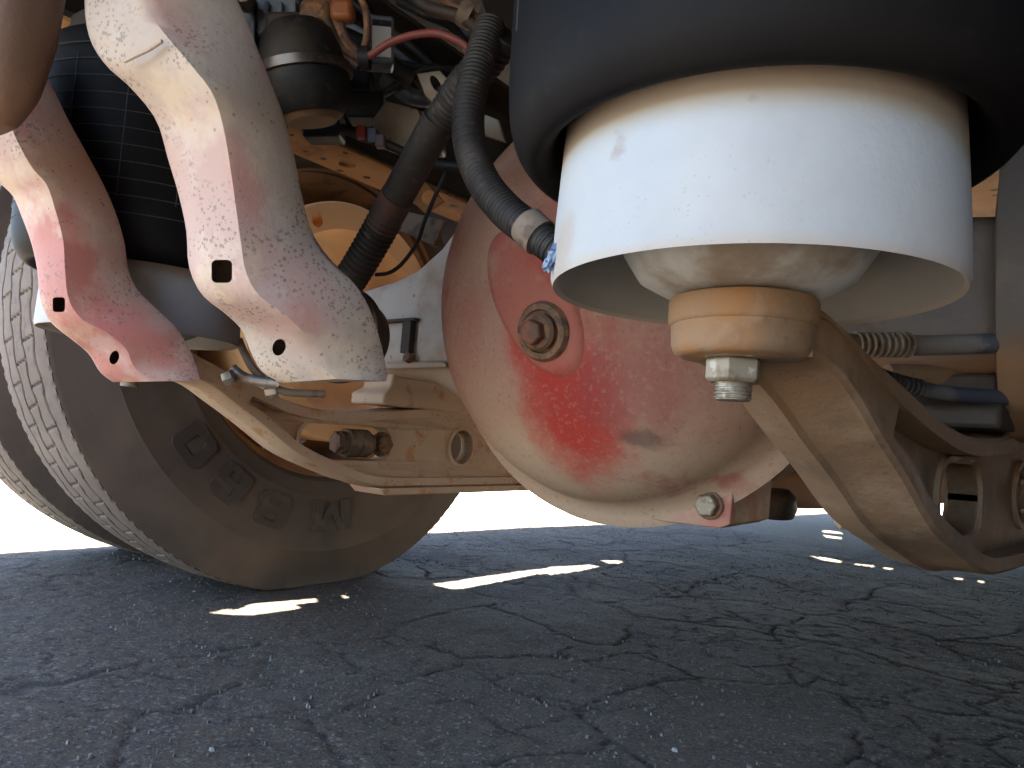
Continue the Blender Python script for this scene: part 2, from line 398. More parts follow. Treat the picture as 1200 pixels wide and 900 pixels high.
def air_spring(sg, label):
    t = thing('air_spring', label, 'air spring', (sg*SP_X, SP_Y, RIM), SPG); c = (sg*SP_X, SP_Y, 0)
    prof = [(.0985, RIM+.002), (.1005, RIM), (.1018, RIM+.004), (.1012, RIM+.03), (.0985, RIM+.085), (.096, RIM+.125), (.06, RIM+.13), (.06, RIM+.12), (.090, RIM+.115), (.0975, RIM+.06), (.0985, RIM+.002)]
    mobj('piston', *lathe(prof, c, (0, 0, 1), 128), mat_piston, t, smooth=50)
    prof = [(0, RIM-.002), (.03, RIM-.002), (.042, RIM+.001), (.055, RIM+.008), (.064, RIM+.022), (.07, RIM+.045), (.072, RIM+.08), (0, RIM+.085)]
    mobj('inner_dish', *lathe(prof, c, (0, 0, 1), 80), mat_dish, t, smooth=60)
    prof = [(.0965, RIM+.128), (.0985, RIM+.098), (.102, RIM+.081), (.108, RIM+.069), (.1145, RIM+.065), (.121, RIM+.069), (.127, RIM+.079), (.1305, RIM+.098), (.1315, RIM+.14), (.1315, RIM+.22), (.129, RIM+.265), (.12, RIM+.295), (.08, RIM+.305), (0, RIM+.305)]
    P = smooth_path(prof, 60); mobj('bellows', *lathe([tuple(p) for p in P], c, (0, 0, 1), 128), mat_rubber, t, smooth=60)
    parts = []
    for k in (range(11) if sg < 0 else (4, 9)):
        z = RIM+.105+.0165*k; r = .1308 if k == 0 else .1316
        a = [(c[0]+r*math.cos(q), c[1]+r*math.sin(q), z+.003*math.sin(q+1)) for q in np.linspace(0, 2*math.pi, 73)]
        parts.append(tube(a, .0006 if k else .0008, 4, None, False))
    for k in range(16):
        q = k*math.pi/8+.1; parts.append(tube([(c[0]+.1316*math.cos(q+.0*z), c[1]+.1316*math.sin(q), RIM+.12+z) for z in np.linspace(0, .14, 6)], .0005, 4, None, False))
    mobj('moulded_lines', *join(*parts), mat_line, t, kind='stuff')
    mobj('top_plate', *cyl((c[0], c[1], RIM+.306), (0, 0, 1), .105, .018), mat_deck, t)
    return t
air_spring(1, 'large near air spring on a pale grey piston with black bellows, above the rusty arm')
air_spring(-1, 'far air spring behind the two pale S-shaped brackets, its bellows lined by fine rings')
# smudge and paint flecks on the near piston
mat_fleck = material('dark_blue_fleck', (.02, .025, .06), rough=.5)

mat_dark = material('dark_dirty_steel', (.045, .035, .028), [((.09, .06, .04), dict(scale=20, lo=.45, hi=.65))], rough=.7)
# ------------------------------------------------------------------ trailing arms
K = .14
UP = [(-.485, .370), (-.472, .3735), (-.45, .371), (-.405, .357), (-.34, .337), (-.27, .320), (-.19, .317), (-.10, .324), (0., .334), (.10, .337), (.42, .337)]
LO = [(.42, .206), (.10, .204), (-.06, .205), (-.13, .211), (-.20, .230), (-.27, .254), (-.335, .291), (-.38, .315), (-.415, .333), (-.445, .340), (-.47, .345), (-.485, .346)]
UPR = [(-.485, .371), (-.472, .3735), (-.45, .371), (-.40, .359), (-.34, .347), (-.27, .333), (-.19, .323), (-.10, .324), (0., .334), (.10, .337), (.42, .337)]
LOR = [(.42, .206), (.10, .204), (-.06, .205), (-.13, .211), (-.20, .230), (-.27, .252), (-.335, .287), (-.38, .309), (-.415, .328), (-.445, .341), (-.47, .3462), (-.485, .3465)]
mat_arm = material('rusty_dusty_cast_arm', (.235, .15, .09), [
    ((.30, .145, .055), dict(scale=9, lo=.52, hi=.66, amount=.75)), ((.15, .105, .07), dict(scale=14, lo=.5, hi=.66, amount=.7)),
    ((.30, .225, .16), dict(scale=30, lo=.52, hi=.66, amount=.5)), ((.08, .05, .045), dict(kind='spots', scale=260, size=.42, patch=10, amount=.5)),
    ], rough=.8, bump=((220, .4, .0012), (45, .35, .003)))
mat_arm2 = material('pinkish_dusty_arm', (.50, .37, .26), [
    ((.55, .27, .21), dict(scale=8, lo=.54, hi=.68, amount=.6)), ((.54, .43, .31), dict(scale=11, lo=.5, hi=.66, amount=.55)), ((.42, .20, .07), dict(scale=22, lo=.56, hi=.66, amount=.7)),
    ((.08, .055, .04), dict(kind='spots', scale=220, size=.45, patch=10, amount=.6))], rough=.8, bump=((220, .4, .0012), (45, .35, .003)))
mat_rust = material('rusted_bolt', (.15, .085, .05), [((.24, .12, .055), dict(scale=60, lo=.48, hi=.6)), ((.07, .045, .032), dict(scale=90, lo=.52, hi=.62))], rough=.7, bump=((300, .4, .001),))
mat_zinc = material('dusty_zinc_nut', (.22, .19, .14), [((.15, .11, .07), dict(scale=70, lo=.48, hi=.62)), ((.36, .33, .27), dict(scale=120, lo=.55, hi=.65))], rough=.55, metal=.3, bump=((300, .3, .0008),))
mat_bush = material('dusty_rubber_bush', (.10, .075, .055), [((.2, .14, .09), dict(scale=30, lo=.45, hi=.6))], rough=.85)
def inset(P, d):
    P = np.array(P); n = len(P); out = []
    for i in range(n):
        t = P[(i+1) % n]-P[i-1]; t /= np.linalg.norm(t); nn = np.array([-t[1], t[0]]); out.append(P[i]+nn*d)
    return np.array(out)
def arm(sg, label, mat):
    t = thing('trailing_arm', label, 'suspension arm', (sg*SP_X, SP_Y, .35), 'cast trailing arms under the air springs')
    def W(x, y, z): return np.array([sg*(x+K*((y if sg > 0 else min(y, 0.))-SP_Y)), y, z])
    up_, lo_ = (UPR, LOR) if sg > 0 else (UP, LO)
    top = smooth_path(up_, 48); bot = smooth_path(lo_, 48); loop = np.vstack([top, bot])[::-1]     # counter-clockwise
    A = (loop[:, 0]*np.roll(loop[:, 1], -1)-np.roll(loop[:, 0], -1)*loop[:, 1]).sum()
    if A < 0: loop = loop[::-1]
    inn = inset(loop, .0145)
    lowpts = loop[:, 1] < np.interp(loop[:, 0], [p[0] for p in up_], [p[1] for p in up_])-.005
    V, Fc = [], []; n = len(loop)
    head = np.clip((loop[:, 0]+.42)/.08, 0, 1)       # solid head blends into the open section
    for i in range(n):
        o, q = loop[i], inn[i]; nrm = (o-q)/np.linalg.norm(o-q)
        q = o-nrm*(.0145-.0095*(1-head[i]))
        cr_ = .004*lowpts[i]
        sec = [(.305, q), (.305, o-nrm*.002), (.308, o), (.331, o+nrm*cr_), (.334, o+nrm*cr_*.2), (.372, o), (.375, o-nrm*.003), (.375, q)]
        V += [W(x, p[0], p[1]) for x, p in sec]
    m = 8
    for i in range(n):
        j = (i+1) % n
        for k in range(m): l = (k+1) % m; Fc.append((i*m+k, i*m+l, j*m+l, j*m+k))
    mobj('flange_rim', V, Fc, mat, t, smooth=40)
    win = rrect(-.155, .271, .098, .026, .022) if sg < 0 else rrect(-.12, .2695, .066, .031, .028); rnd = circle(.125, .272, .031)
    V, Fc = plate([tuple(p) for p in inset(loop, .004)], [win, rnd], lambda u, v, x: W(x, u, v), .328, .352)
    mobj('web', V, Fc, mat, t, smooth=30)
    fl = inset(loop, .0008); msk = fl[:, 0] < -.355
    st_ = [i for i in range(len(fl)) if msk[i] and not msk[i-1]][0]; fl = np.roll(fl, -st_, 0)[:msk.sum()]
    V, Fc = plate([tuple(p) for p in fl]+[(-.345, .335)], [], lambda u, v, x: W(x, u, v), .3065, .3728); mobj('head_web', V, Fc, mat, t, bevel=.003, smooth=40)
    for hole, wd in ((win, .006), (rnd, .007)):
        H = np.array(hole); O = inset(H, -wd) if True else H
        V = []; nn = len(H)
        for i in range(nn):
            V += [W(.325, *H[i]), W(.325, *O[i]), W(.356, *O[i]), W(.356, *H[i])]
        Fc = [(i*4+k, i*4+(k+1) % 4, ((i+1) % nn)*4+(k+1) % 4, ((i+1) % nn)*4+k) for i in range(nn) for k in range(4)]
        mobj('hole_lip', V, Fc, mat, t, smooth=40)
    # solid block filling the head, pad on top, bolt below
    c = np.array([sg*SP_X, SP_Y, .3455])
    mobj('head_block', *lathe([(0, 0), (.030, 0), (.0342, .002), (.0358, .006), (.0362, .0172), (0, .018)], c, (0, 0, 1), 56), mat, t, smooth=50)
    c = np.array([sg*SP_X, SP_Y, .3615])
    V, Fc = lathe([(0, 0), (.0355, 0), (.0372, .0012), (.038, .003), (.038, .0125), (.0372, .0145), (0, .0152)], c, (0, 0, 1), 48)
    mobj('spring_pad', V, Fc, mat, t, smooth=45)
    c2 = np.array([sg*SP_X, SP_Y-.008, .3462])
    mobj('washer', *cyl(c2-np.array([0, 0, .0015]), (0, 0, 1), .0155, .003), mat_zinc, t)
    mobj('nut', *hexhead(c2-np.array([0, 0, .0015]), (0, 0, -1), .0148, .0125, .35), mat_zinc, t, bevel=.0006, smooth=30)
    mobj('bolt_thread', *thread(c2-np.array([0, 0, .0135]), (0, 0, -1), .0095, .0095), mat_zinc, t)
    # bush and bolts in the window
    if sg < 0:
        prof = [(0, 0), (.017, 0), (.017, .012), (.0215, .013), (.0215, .03), (.019, .031), (.019, .034), (.0215, .035), (.0215, .052), (.016, .053), (.016, .062), (0, .062)]
        mobj('bush', *lathe(prof, W(.34, -.165, .271), (0, 1, 0), 40), mat_bush, t)
        mobj('nut', *hexhead(W(.34, -.163, .271), (sg*.1, -1, 0), .0165, .009), mat_rust, t, bevel=.0006)
    if sg > 0: mobj('boss', *cyl(W(.31, -.135, .268), (-1, -.3, 0), .034, .05, 40, .004), mat_arm2, t)
    b = W(.352, .125, .27) if sg > 0 else W(.333, -.075, .271); ax = (sg if sg > 0 else 1, -.15, 0)
    mobj('washer', *cyl(b, ax, .020, .003), mat_rust, t)
    mobj('bolt_head', *hexhead(b, ax, .0155, .016, .5), mat_rust, t, bevel=.0008)
    # stepped wear plate along the bottom
    if sg < 0:
        lo = [(-.10, .2035), (-.085, .192), (.42, .192), (.42, .2035)]
        V, Fc = plate(lo, [], lambda u, v, x: W(x, u, v), .303, .377); mobj('bottom_plate', V, Fc, mat, t, bevel=.002)
    # axle seat between arm and axle housing
    rings = [[W(.34+hx*sx, y, z) for sx, y in ((-1, -hy), (1, -hy), (1, hy), (-1, hy))] for z, hx, hy in ((.333, .04, .11), (.35, .04, .11), (.362, .034, .09), (.384, .034, .085))]
    mobj('axle_seat', *loft(rings), mat_dark if sg > 0 else mat, t, bevel=.004)
    return t
arm(1, 'rusty tan near suspension arm bolted under the large air spring, sweeping down to the right', mat_arm)
arm(-1, 'pinkish far suspension arm with a slotted window, in front of the tyre', mat_arm2)

# ------------------------------------------------------------------ rear axle
DC = np.array([.02, -.05, .49])
axle_loc = (0, 0, .49)
def rel(p, l=axle_loc): return tuple(np.array(p)-np.array(l))
def dome_point(x, y):
    r = rt*((x-600)/F)+up*((450-y)/F)+fw; s = np.array([.272, .185, .268]); o = (CAM-DC)/s; d = r/s
    A, B, C = d@d, 2*o@d, o@o-1; D = B*B-4*A*C; t = (-B-math.sqrt(D))/(2*A) if D > 0 else -B/(2*A)
    P = CAM+r*t; nrm = (P-DC)/s**2; return P, nrm/np.linalg.norm(nrm)
rb, rbn = dome_point(640, 388); rb = rb+rbn*.006; rs, _ = dome_point(663, 462); rm, _ = dome_point(740, 440); r3, _ = dome_point(622, 400); ru, _ = dome_point(610, 335)
dk, _ = dome_point(745, 512); dk2, _ = dome_point(780, 500)
mat_dome = material('dusty_red_diff_cover', (.38, .225, .165), [
    ((.37, .13, .10), dict(scale=4, lo=.38, hi=.64, amount=.75)),
    ((.42, .29, .19), dict(scale=7, lo=.5, hi=.68, amount=.6)),
    ((.43, .32, .22), dict(kind='zband', lo=-.10, hi=-.23, rag=.12, scale=6, amount=.8)),
    ((.38, .03, .023), dict(kind='blob', at=rel(rs), size=(.088, .18, .16), rag=1.4, inner=.28, amount=.95, scale=9)),
    ((.40, .085, .06), dict(kind='blob', at=rel(ru), size=(.05, .10, .075), rag=1.6, inner=.2, amount=.75)),
    ((.25, .06, .055), dict(kind='blob', at=rel(rm), size=(.10, .16, .10), rag=1.8, inner=.1, amount=.6)),
    ((.38, .04, .03), dict(kind='blob', at=rel(r3), size=(.05, .10, .05), rag=1.5, inner=.3, amount=.85)),
    ((.50, .35, .25), dict(scale=150, lo=.52, hi=.66, amount=.18)),
    ((.15, .07, .05), dict(scale=170, lo=.56, hi=.68, amount=.3)),
    ((.30, .045, .035), dict(scale=12, lo=.56, hi=.7, amount=.55)),
    ((.08, .06, .05), dict(kind='blob', at=rel(dk), size=(.03, .06, .014), rag=3.0, inner=.2, amount=.6)),
    ((.12, .07, .05), dict(kind='spots', scale=260, size=.45, patch=7, plo=.5, phi=.62, amount=.5))],
    rough=.75, bump=((160, .2, .001), (22, .18, .003)), spec=.3)
mat_house = material('dusty_red_housing', (.33, .215, .145), [((.40, .12, .09), dict(scale=8, lo=.48, hi=.62, amount=.75)), ((.42, .31, .21), dict(scale=14, lo=.52, hi=.66)), ((.45, .05, .035), dict(scale=11, lo=.62, hi=.72, amount=.6))], rough=.75, bump=((160, .3, .0015), (26, .3, .004)))
mat_tube = material('whitewashed_axle_tube', (.47, .44, .41), [((.34, .27, .21), dict(scale=8, lo=.46, hi=.64)), ((.5, .36, .34), dict(scale=7, lo=.55, hi=.7, amount=.5)), ((.14, .12, .11), dict(kind='spots', scale=90, size=.4, patch=7, amount=.7)), ((.30, .21, .14), dict(kind='zband', lo=-.07, hi=-.11, rag=.03, amount=.85))], rough=.7, bump=FINE)
mat_tube2 = material('grey_brown_axle_tube', (.15, .14, .13), [((.12, .085, .055), dict(scale=8, lo=.46, hi=.64)), ((.2, .185, .17), dict(scale=16, lo=.52, hi=.65, amount=.6)), ((.30, .15, .06), dict(kind='zband', lo=-.06, hi=-.11, rag=.05, amount=.7))], rough=.75, bump=FINE)
mat_plug = material('red_rust_plug', (.22, .075, .045), [((.12, .065, .04), dict(scale=60, lo=.45, hi=.6))], rough=.7, bump=((300, .4, .001),))
axle = thing('rear_axle', 'dusty red drive axle with a round bowl cover, exposed red paint around its plug', 'truck axle', axle_loc)
prof = [(1.10, -.03), (1.06, .012), (1.015, .04)]
R = [(math.cos(a), math.sin(a)) for a in np.linspace(.22, math.pi/2, 26)]
prof += [(c_, s_) for c_, s_ in R]
V, Fc = lathe([(p[0]*.27, p[1]*.185) for p in prof], DC, (0, -1, 0), 112)
mobj('bowl_cover', V, Fc, mat_dome, axle, smooth=180)
# banjo ring and foot (outline in X-Z)
out_ = [(.02+.305*math.cos(a), .49+.29*math.sin(a)) for a in np.radians(np.linspace(-25, 200, 36))]
out_ += [(-.255, .36), (-.20, .295), (-.13, .245), (-.08, .222), (0, .213), (.10, .208), (.165, .209), (.178, .215), (.180, .272), (.215, .30), (.27, .335)]
V, Fc = plate(out_, [], lambda u, v, y: np.array([u, y, v]), .085, -.052)
mobj('banjo_housing', V, Fc, mat_house, axle, bevel=.014, seg=4, smooth=60)
V, Fc = lathe([(.0, -.05), (.20, -.05), (.20, .08), (.15, .14), (.10, .2), (.07, .3), (.055, .36), (.055, .42), (0, .42)], (.08, .04, .44), (0, 1, 0), 48)
mobj('pinion_carrier', V, Fc, mat_house, axle)
def rring(x, z0, z1, hy, r=.03):
    return [np.array([x, u, v]) for u, v in rrect(0, (z0+z1)/2, hy, (z1-z0)/2, min(r, (z1-z0)/2.1, hy/1.1), 4)]
for sg, mt in ((-1, mat_tube), (1, mat_tube2)):
    st = [(.15, .30, .69, .085), (.22, .345, .64, .095), (.27, .368, .582, .10), (.32, .375, .552, .10), (.38, .38, .538, .096), (.46, .385, .53, .09), (.56, .40, .53, .075)]
    V, Fc = loft([rring(sg*x, a, b, hy) for x, a, b, hy in st]); mobj('axle_tube', V, Fc, mt, axle, smooth=50)
mobj('flange_disc', *lathe([(0, 0), (.11, 0), (.145, .004), (.15, .012), (.148, .03), (.12, .04), (0, .04)], (.425, 0, .475), (1, 0, 0), 64), mat_tube2, axle)
# clip bracket on the left tube
fy = -.104
p = on(479, 395, 1, fy); q0 = on(451, 376, 1, fy); q1 = on(487, 376, 1, fy)
mobj('clip_plate', *box(p, .019, .014, .05), mat_dark, axle, bevel=.001)
mobj('clip_bar', *box((q0+q1)/2+np.array([0, 0, 0]), abs(q1[0]-q0[0])+.01, .016, .004), mat_dark, axle)
p = on(482, 421, 1, fy); mobj('clip_bolt', *hexhead(p, (0, -1, .2), .0085, .012), mat_rust, axle)
V, Fc = loft([[on(x, y, 1, fy+dy) for x, y in ((452, 425), (522, 423), (524, 431), (452, 433))] for dy in (-.006, .03)]); mobj('weld_ledge', V, Fc, mat_tube, axle, bevel=.003)
bV, bF, prev = [], [], None
for fr, hh in ((1.08, -.004), (1.0, .0015), (.93, .0045), (.8, .006), (.5, .0065), (.2, .007)):
    row = []
    for i in range(40):
        a = 2*math.pi*i/40; u, w = 92*fr*math.cos(a), 44*fr*math.sin(a)
        P, nn = dome_point(628+u*.43-w*.9, 356+u*.9+w*.43); row.append(len(bV)); bV.append(P+nn*hh)
    if prev: bF += [(prev[i], prev[(i+1) % 40], row[(i+1) % 40], row[i]) for i in range(40)]
    prev = row
bF.append(tuple(prev))
mobj('boss', bV, bF, material('faded_red_boss', (.38, .13, .095), [((.40, .06, .045), dict(scale=9, lo=.46, hi=.62, amount=.8)), ((.40, .27, .19), dict(scale=12, lo=.54, hi=.68, amount=.7)), ((.15, .07, .05), dict(scale=170, lo=.56, hi=.68, amount=.3))], rough=.75, bump=((160, .2, .001),), spec=.3), axle, smooth=60)
# filler plug with washer and the lower drain bolt
mobj('plug_washer', *lathe([(0, 0), (.032, 0), (.033, .004), (.030, .009), (.024, .010), (.022, .006), (0, .006)], rb-rbn*.003, rbn, 40), mat_rust, axle)
mobj('plug_collar', *lathe([(0, 0), (.0205, 0), (.021, .008), (.018, .012), (0, .012)], rb+rbn*.003, rbn, 36), mat_rust, axle)
mobj('plug_head', *hexhead(rb+rbn*.013, rbn, .0138, .014, .1), mat_plug, axle, bevel=.001)
db = on(832, 592, 1, -.053)
mobj('drain_washer', *cyl(db, (0, -1, 0), .0165, .004), mat_rust, axle)
mobj('drain_bolt', *hexhead(db+np.array([0, -.003, 0]), (0, -1, 0), .0138, .013, .6), mat_zinc, axle, bevel=.001)

# brake shields and drums
mat_shield = material('orange_dusty_shield', (.78, .47, .23), [((.66, .36, .16), dict(scale=7, lo=.45, hi=.65, amount=.7)), ((.56, .36, .18), dict(scale=12, lo=.5, hi=.7, amount=.6))], rough=.75, bump=FINE)
def shield(sg):
    t = thing('brake_drum', 'round ochre brake drum cover inside the far wheel rim', 'brake drum', (sg*.585, 0, .49))
    h = on(372, 258, 0, -.585)
    V, Fc = lathe([(.05, -.035), (.13, -.035), (.16, -.02), (.175, 0), (.222, .002), (.226, -.004), (.226, -.16), (.215, -.16), (.215, -.03), (.05, -.045), (.05, -.035)], (sg*.585, 0, .49), (-sg, 0, 0) if sg > 0 else (1, 0, 0), 96)
    o = mobj('backing_plate', V, Fc, mat_shield, t, smooth=40)
    carve(o, [cyl(h-np.array([.06, 0, 0]), (1, 0, 0), .0125, .12, 20)])
shield(-1)

# ------------------------------------------------------------------ dual wheels
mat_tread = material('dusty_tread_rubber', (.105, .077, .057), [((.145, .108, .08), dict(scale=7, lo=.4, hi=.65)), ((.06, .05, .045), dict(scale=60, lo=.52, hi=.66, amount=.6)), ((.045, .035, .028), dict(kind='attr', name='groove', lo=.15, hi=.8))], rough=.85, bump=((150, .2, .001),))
mat_side = material('dusty_sidewall_rubber', (.062, .043, .031), [((.095, .064, .043), dict(scale=5, lo=.40, hi=.70)), ((.035, .026, .020), dict(scale=9, lo=.5, hi=.7, amount=.5)), ((.075, .053, .037), dict(scale=70, lo=.58, hi=.7, amount=.35))], rough=.8, bump=((110, .25, .001),))
mat_letter = material('dark_letter_rubber', (.040, .028, .021), [((.07, .047, .033), dict(scale=30, lo=.5, hi=.65))], rough=.75)
mat_rimsteel = material('ochre_wheel_rim', (.30, .16, .075), [((.12, .07, .04), dict(scale=9, lo=.48, hi=.62)), ((.42, .25, .12), dict(scale=13, lo=.55, hi=.7, amount=.6))], rough=.7, bump=FINE)
WX, TR = -.614, .5
def tyre_parts(t, x0):
    """inner shoulder at X=x0, tread runs to x0-.187; axle height .49"""
    c = np.array([0, 0, .49]); nth, nx = 1200, 90
    th = np.linspace(0, 2*np.pi, nth, endpoint=False); u = np.linspace(0, 1, nx)
    T, U = np.meshgrid(th, u, indexing='ij'); P = 96
    g = np.zeros_like(T)
    for gc, ph in ((.20, 0), (.40, .5), (.60, 0), (.80, .5)):
        zz = np.abs(((T*P/(2*np.pi)*.5+ph) % 1)-.5)*4-1; ce = gc+.014*np.clip(zz*2.2, -1, 1)
        g = np.maximum(g, np.clip(1.35-np.abs(U-ce)/.010, 0, 1))
    for a, b, ph in ((.20, .40, 0), (.40, .60, .5), (.60, .80, 0)):
        cc = np.abs(((T*P/(2*np.pi)*.5+ph+.12*(U-a)/(b-a)) % 1)-.5)
        g = np.maximum(g, .75*np.clip(1.2-cc/.022, 0, 1)*((U > a) & (U < b)))
    notch = np.clip(1.2-np.abs(((T*150/(2*np.pi)) % 1)-.5)/.16, 0, 1)*np.clip(1.2-np.minimum(U, 1-U)/.022, 0, 1)
    g = np.maximum(g, .9*notch)
    Rr = TR+.004*(1-(2*U-1)**2)-.008*g
    X = x0-.187*U
    flat = -.49+.001
    Yv, Zv = Rr*np.sin(T), Rr*np.cos(T); Zv = np.maximum(Zv, flat)
    V = np.stack([X, Yv, Zv+.49], -1).reshape(-1, 3); idx = np.arange(nth*nx).reshape(nth, nx); i2 = np.roll(idx, -1, 0)
    Fq = np.stack([idx[:, :-1], i2[:, :-1], i2[:, 1:], idx[:, 1:]], -1).reshape(-1, 4)
    side = lambda s: [(TR-.001, 0), (TR-.006, .003*s), (TR-.03, .006*s), (TR-.034, .009*s), (TR-.06, .014*s), (TR-.063, .0165*s), (TR-.072, .0175*s), (TR-.074, .019*s), (TR-.078, .019*s), (TR-.08, .0185*s), (TR-.11, .021*s), (TR-.14, .0205*s), (TR-.165, .017*s), (TR-.168, .0185*s), (TR-.174, .018*s), (TR-.177, .015*s), (TR-.19, .011*s), (TR-.20, .008*s), (.292, -.004*s), (.286, -.02*s), (.286, -.03*s)]
    def clampz(L_):
        return [(v[0], v[1], max(v[2], .001)) for v in L_[0]], L_[1]
    ty = mobj('tyre', *clampz(lathe(side(1), (x0, 0, .49), (1, 0, 0), 180)), mat_side, t, smooth=35)
    o = mobj('outer_sidewall', *clampz(lathe(side(-1), (x0-.187, 0, .49), (1, 0, 0), 128)), mat_side, ty)
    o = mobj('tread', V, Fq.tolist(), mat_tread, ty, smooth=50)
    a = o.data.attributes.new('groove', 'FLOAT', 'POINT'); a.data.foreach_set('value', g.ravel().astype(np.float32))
    pr = [(.286, .0), (.290, .006), (.298, .004), (.298, -.002), (.286, -.012), (.275, -.02), (.262, -.07), (.255, -.12), (.255, -.2), (.290, -.21)]
    mobj('wheel_rim', *lathe(pr, (x0-.012, 0, .49), (1, 0, 0), 128), mat_rimsteel, t)
    return ty
wheel = thing('dual_wheel', 'dusty pair of truck tyres on the far left, inner sidewall marked M860', 'truck wheel', (WX, 0, .49), 'dual wheels of the rear axle')
ty = tyre_parts(wheel, WX); tyre_parts(wheel, WX-.34)
mobj('wheel_disc', *lathe([(.08, 0), (.2, .0), (.25, -.02), (.255, -.06)], (WX-.2, 0, .49), (1, 0, 0), 96), mat_rimsteel, wheel)
LETTERS = {
    'M': ([(-.5, -.5), (-.24, -.5), (-.24, .1), (-.06, -.4), (.06, -.4), (.24, .1), (.24, -.5), (.5, -.5), (.5, .5), (.2, .5), (0, -.05), (-.2, .5), (-.5, .5)], []),
    '8': (rrect(0, .25, .43, .25, .2)[:12]+[(-.43, .1), (-.37, 0), (-.46, -.1)]+rrect(0, -.22, .47, .28, .2)[12:]+[(.46, -.1), (.37, 0), (.43, .1)], [rrect(0, .23, .16, .09, .05), rrect(0, -.23, .18, .1, .05)]),
    '6': (rrect(0, .25, .43, .25, .2)[:12]+rrect(0, -.22, .47, .28, .2)[12:]+[(.46, -.03), (.38, .06), (-.14, .06), (-.14, .28), (.14, .28), (.14, .19), (.43, .19)], [rrect(0, -.215, .18, .1, .05)]),
    '0': (rrect(0, 0, .46, .5, .24), [rrect(0, 0, .17, .25, .08)])}
def letter(ch, px, py, hgt, wid, parent):
    p = on(px, py, 0, WX+.02); rad = np.array([0, p[1], p[2]-.49]); R0 = np.linalg.norm(rad); a0 = math.atan2(rad[1], -rad[2])
    o_, h_ = LETTERS[ch]
    def fn(u, v, x):                         # letter tops point outward, the row bends round the wheel
        rr_ = R0+v*hgt; a = a0-u*wid/R0; return np.array([x, rr_*math.sin(a), .49-rr_*math.cos(a)])
    V, Fc = plate(o_, h_, fn, WX+.012, WX+.0232); mobj('letter', V, Fc, mat_letter, parent, bevel=.001, smooth=30)
for ch, px, py, wid in (('M', 388, 604, .088), ('8', 319, 597, .07), ('6', 270, 567, .07), ('0', 228, 521, .07)): letter(ch, px, py, .058, wid, ty)
def copy_tree(o, parent=None):
    c = o.copy(); COL.objects.link(c); c.parent = parent
    for ch in list(o.children): copy_tree(ch, c)
    return c
w2 = copy_tree(wheel); w2.location = (-WX, 0, .49); w2.rotation_euler = (0, 0, math.pi); w2['label'] = 'near right pair of truck tyres just outside the frame beside the near arm'

# ------------------------------------------------------------------ pale S-shaped stamped brackets
def paint(name, base, pink, dots, amt):
    return material(name, base, [
        (pink, dict(scale=9, lo=.46, hi=.64, amount=amt)), ((.52, .42, .30), dict(scale=13, lo=.52, hi=.66, amount=.6)),
        ((.46, .12, .10), dict(kind='attr', name='crease', lo=.15, hi=1., amount=.55*amt)), ((.50, .46, .41), dict(scale=18, lo=.56, hi=.72, amount=.35)), ((.30, .21, .13), dict(scale=6, lo=.54, hi=.70, amount=.45)), ((.33, .25, .16), dict(scale=30, lo=.62, hi=.72, amount=.5)),
        ((.10, .085, .075), dict(kind='spots', scale=420, size=.85, patch=14, plo=.46, phi=.60, amount=.6)),
        ((.14, .11, .09), dict(kind='spots', scale=260, size=.42, patch=12, plo=.40, phi=.58, amount=.7))], rough=.65, bump=((200, .25, .001), (28, .25, .003)))
mat_s1 = paint('chalky_white_bracket_paint', (.385, .315, .255), (.40, .24, .205), 1, .65)
mat_s2 = paint('chalky_pink_bracket_paint', (.36, .235, .185), (.37, .125, .10), 1, .85)
def s_bracket(name, label, st, mat, back, cuts):
    st = np.array(st, float); n = 44; P = smooth_path(st, n); rings = []
    for lx_, ly_, cx_, cy2, rx_, ry_, d, dl, dr in P:
        L_, C_, R_ = at(lx_, ly_, d+dl), at(cx_, cy2, d), at(rx_, ry_, d+dr)
        def mix(A, B, t): return A*(1-t)+B*t
        bk = (C_-CAM)/np.linalg.norm(C_-CAM)*back
        ring = [L_+bk*.9, L_+bk*.25, mix(L_, C_, .06), mix(L_, C_, .45)-fw*.001, mix(L_, C_, .82), mix(mix(L_, C_, .95), mix(C_, R_, .05), .5), mix(C_, R_, .16), mix(C_, R_, .55)-fw*.002, mix(C_, R_, .93), R_+fw*.003, mix(R_, L_, .14)+bk*.85, mix(R_, L_, .5)+bk*1.1]
        rings.append(ring)
    V, Fc = loft(rings); org = rings[10][5]
    o = mobj(name, V, Fc, mat, loc=org, smooth=60)
    wear = np.array([[0, 0, 0, 0, .1, .6, 1., .25, 0, 0, 0, 0]]*len(rings)).ravel()*np.repeat(.5+.5*np.sin(np.arange(len(rings))*.45), 12)
    a = o.data.attributes.new('crease', 'FLOAT', 'POINT'); a.data.foreach_set('value', wear.astype(np.float32))
    carve(o, cuts)
    tag(o, label, 'bracket', 'pale stamped brackets hanging at the left')
    return o
S1 = [(98, -25, 158, -25, 266, -25, .500, .030, .040), (97, 15, 172, 12, 284, 15, .494, .030, .042), (104, 50, 195, 42, 300, 55, .488, .030, .045), (122, 78, 226, 78, 316, 95, .486, .030, .048),
      (150, 103, 250, 110, 331, 135, .490, .032, .048), (180, 140, 262, 150, 344, 185, .500, .032, .046), (194, 185, 270, 198, 355, 240, .506, .032, .046), (207, 228, 276, 243, 366, 274, .510, .030, .048),
      (216, 270, 281, 283, 385, 302, .512, .028, .050), (219, 312, 287, 320, 408, 325, .514, .026, .052), (234, 345, 302, 346, 425, 347, .518, .026, .052), (262, 368, 330, 366, 437, 374, .526, .028, .048),
      (281, 387, 352, 386, 445, 400, .536, .030, .042), (291, 412, 366, 408, 450, 422, .545, .030, .036), (305, 436, 378, 430, 453, 438, .552, .028, .030), (327, 449, 395, 444, 452, 447, .556, .024, .024)]
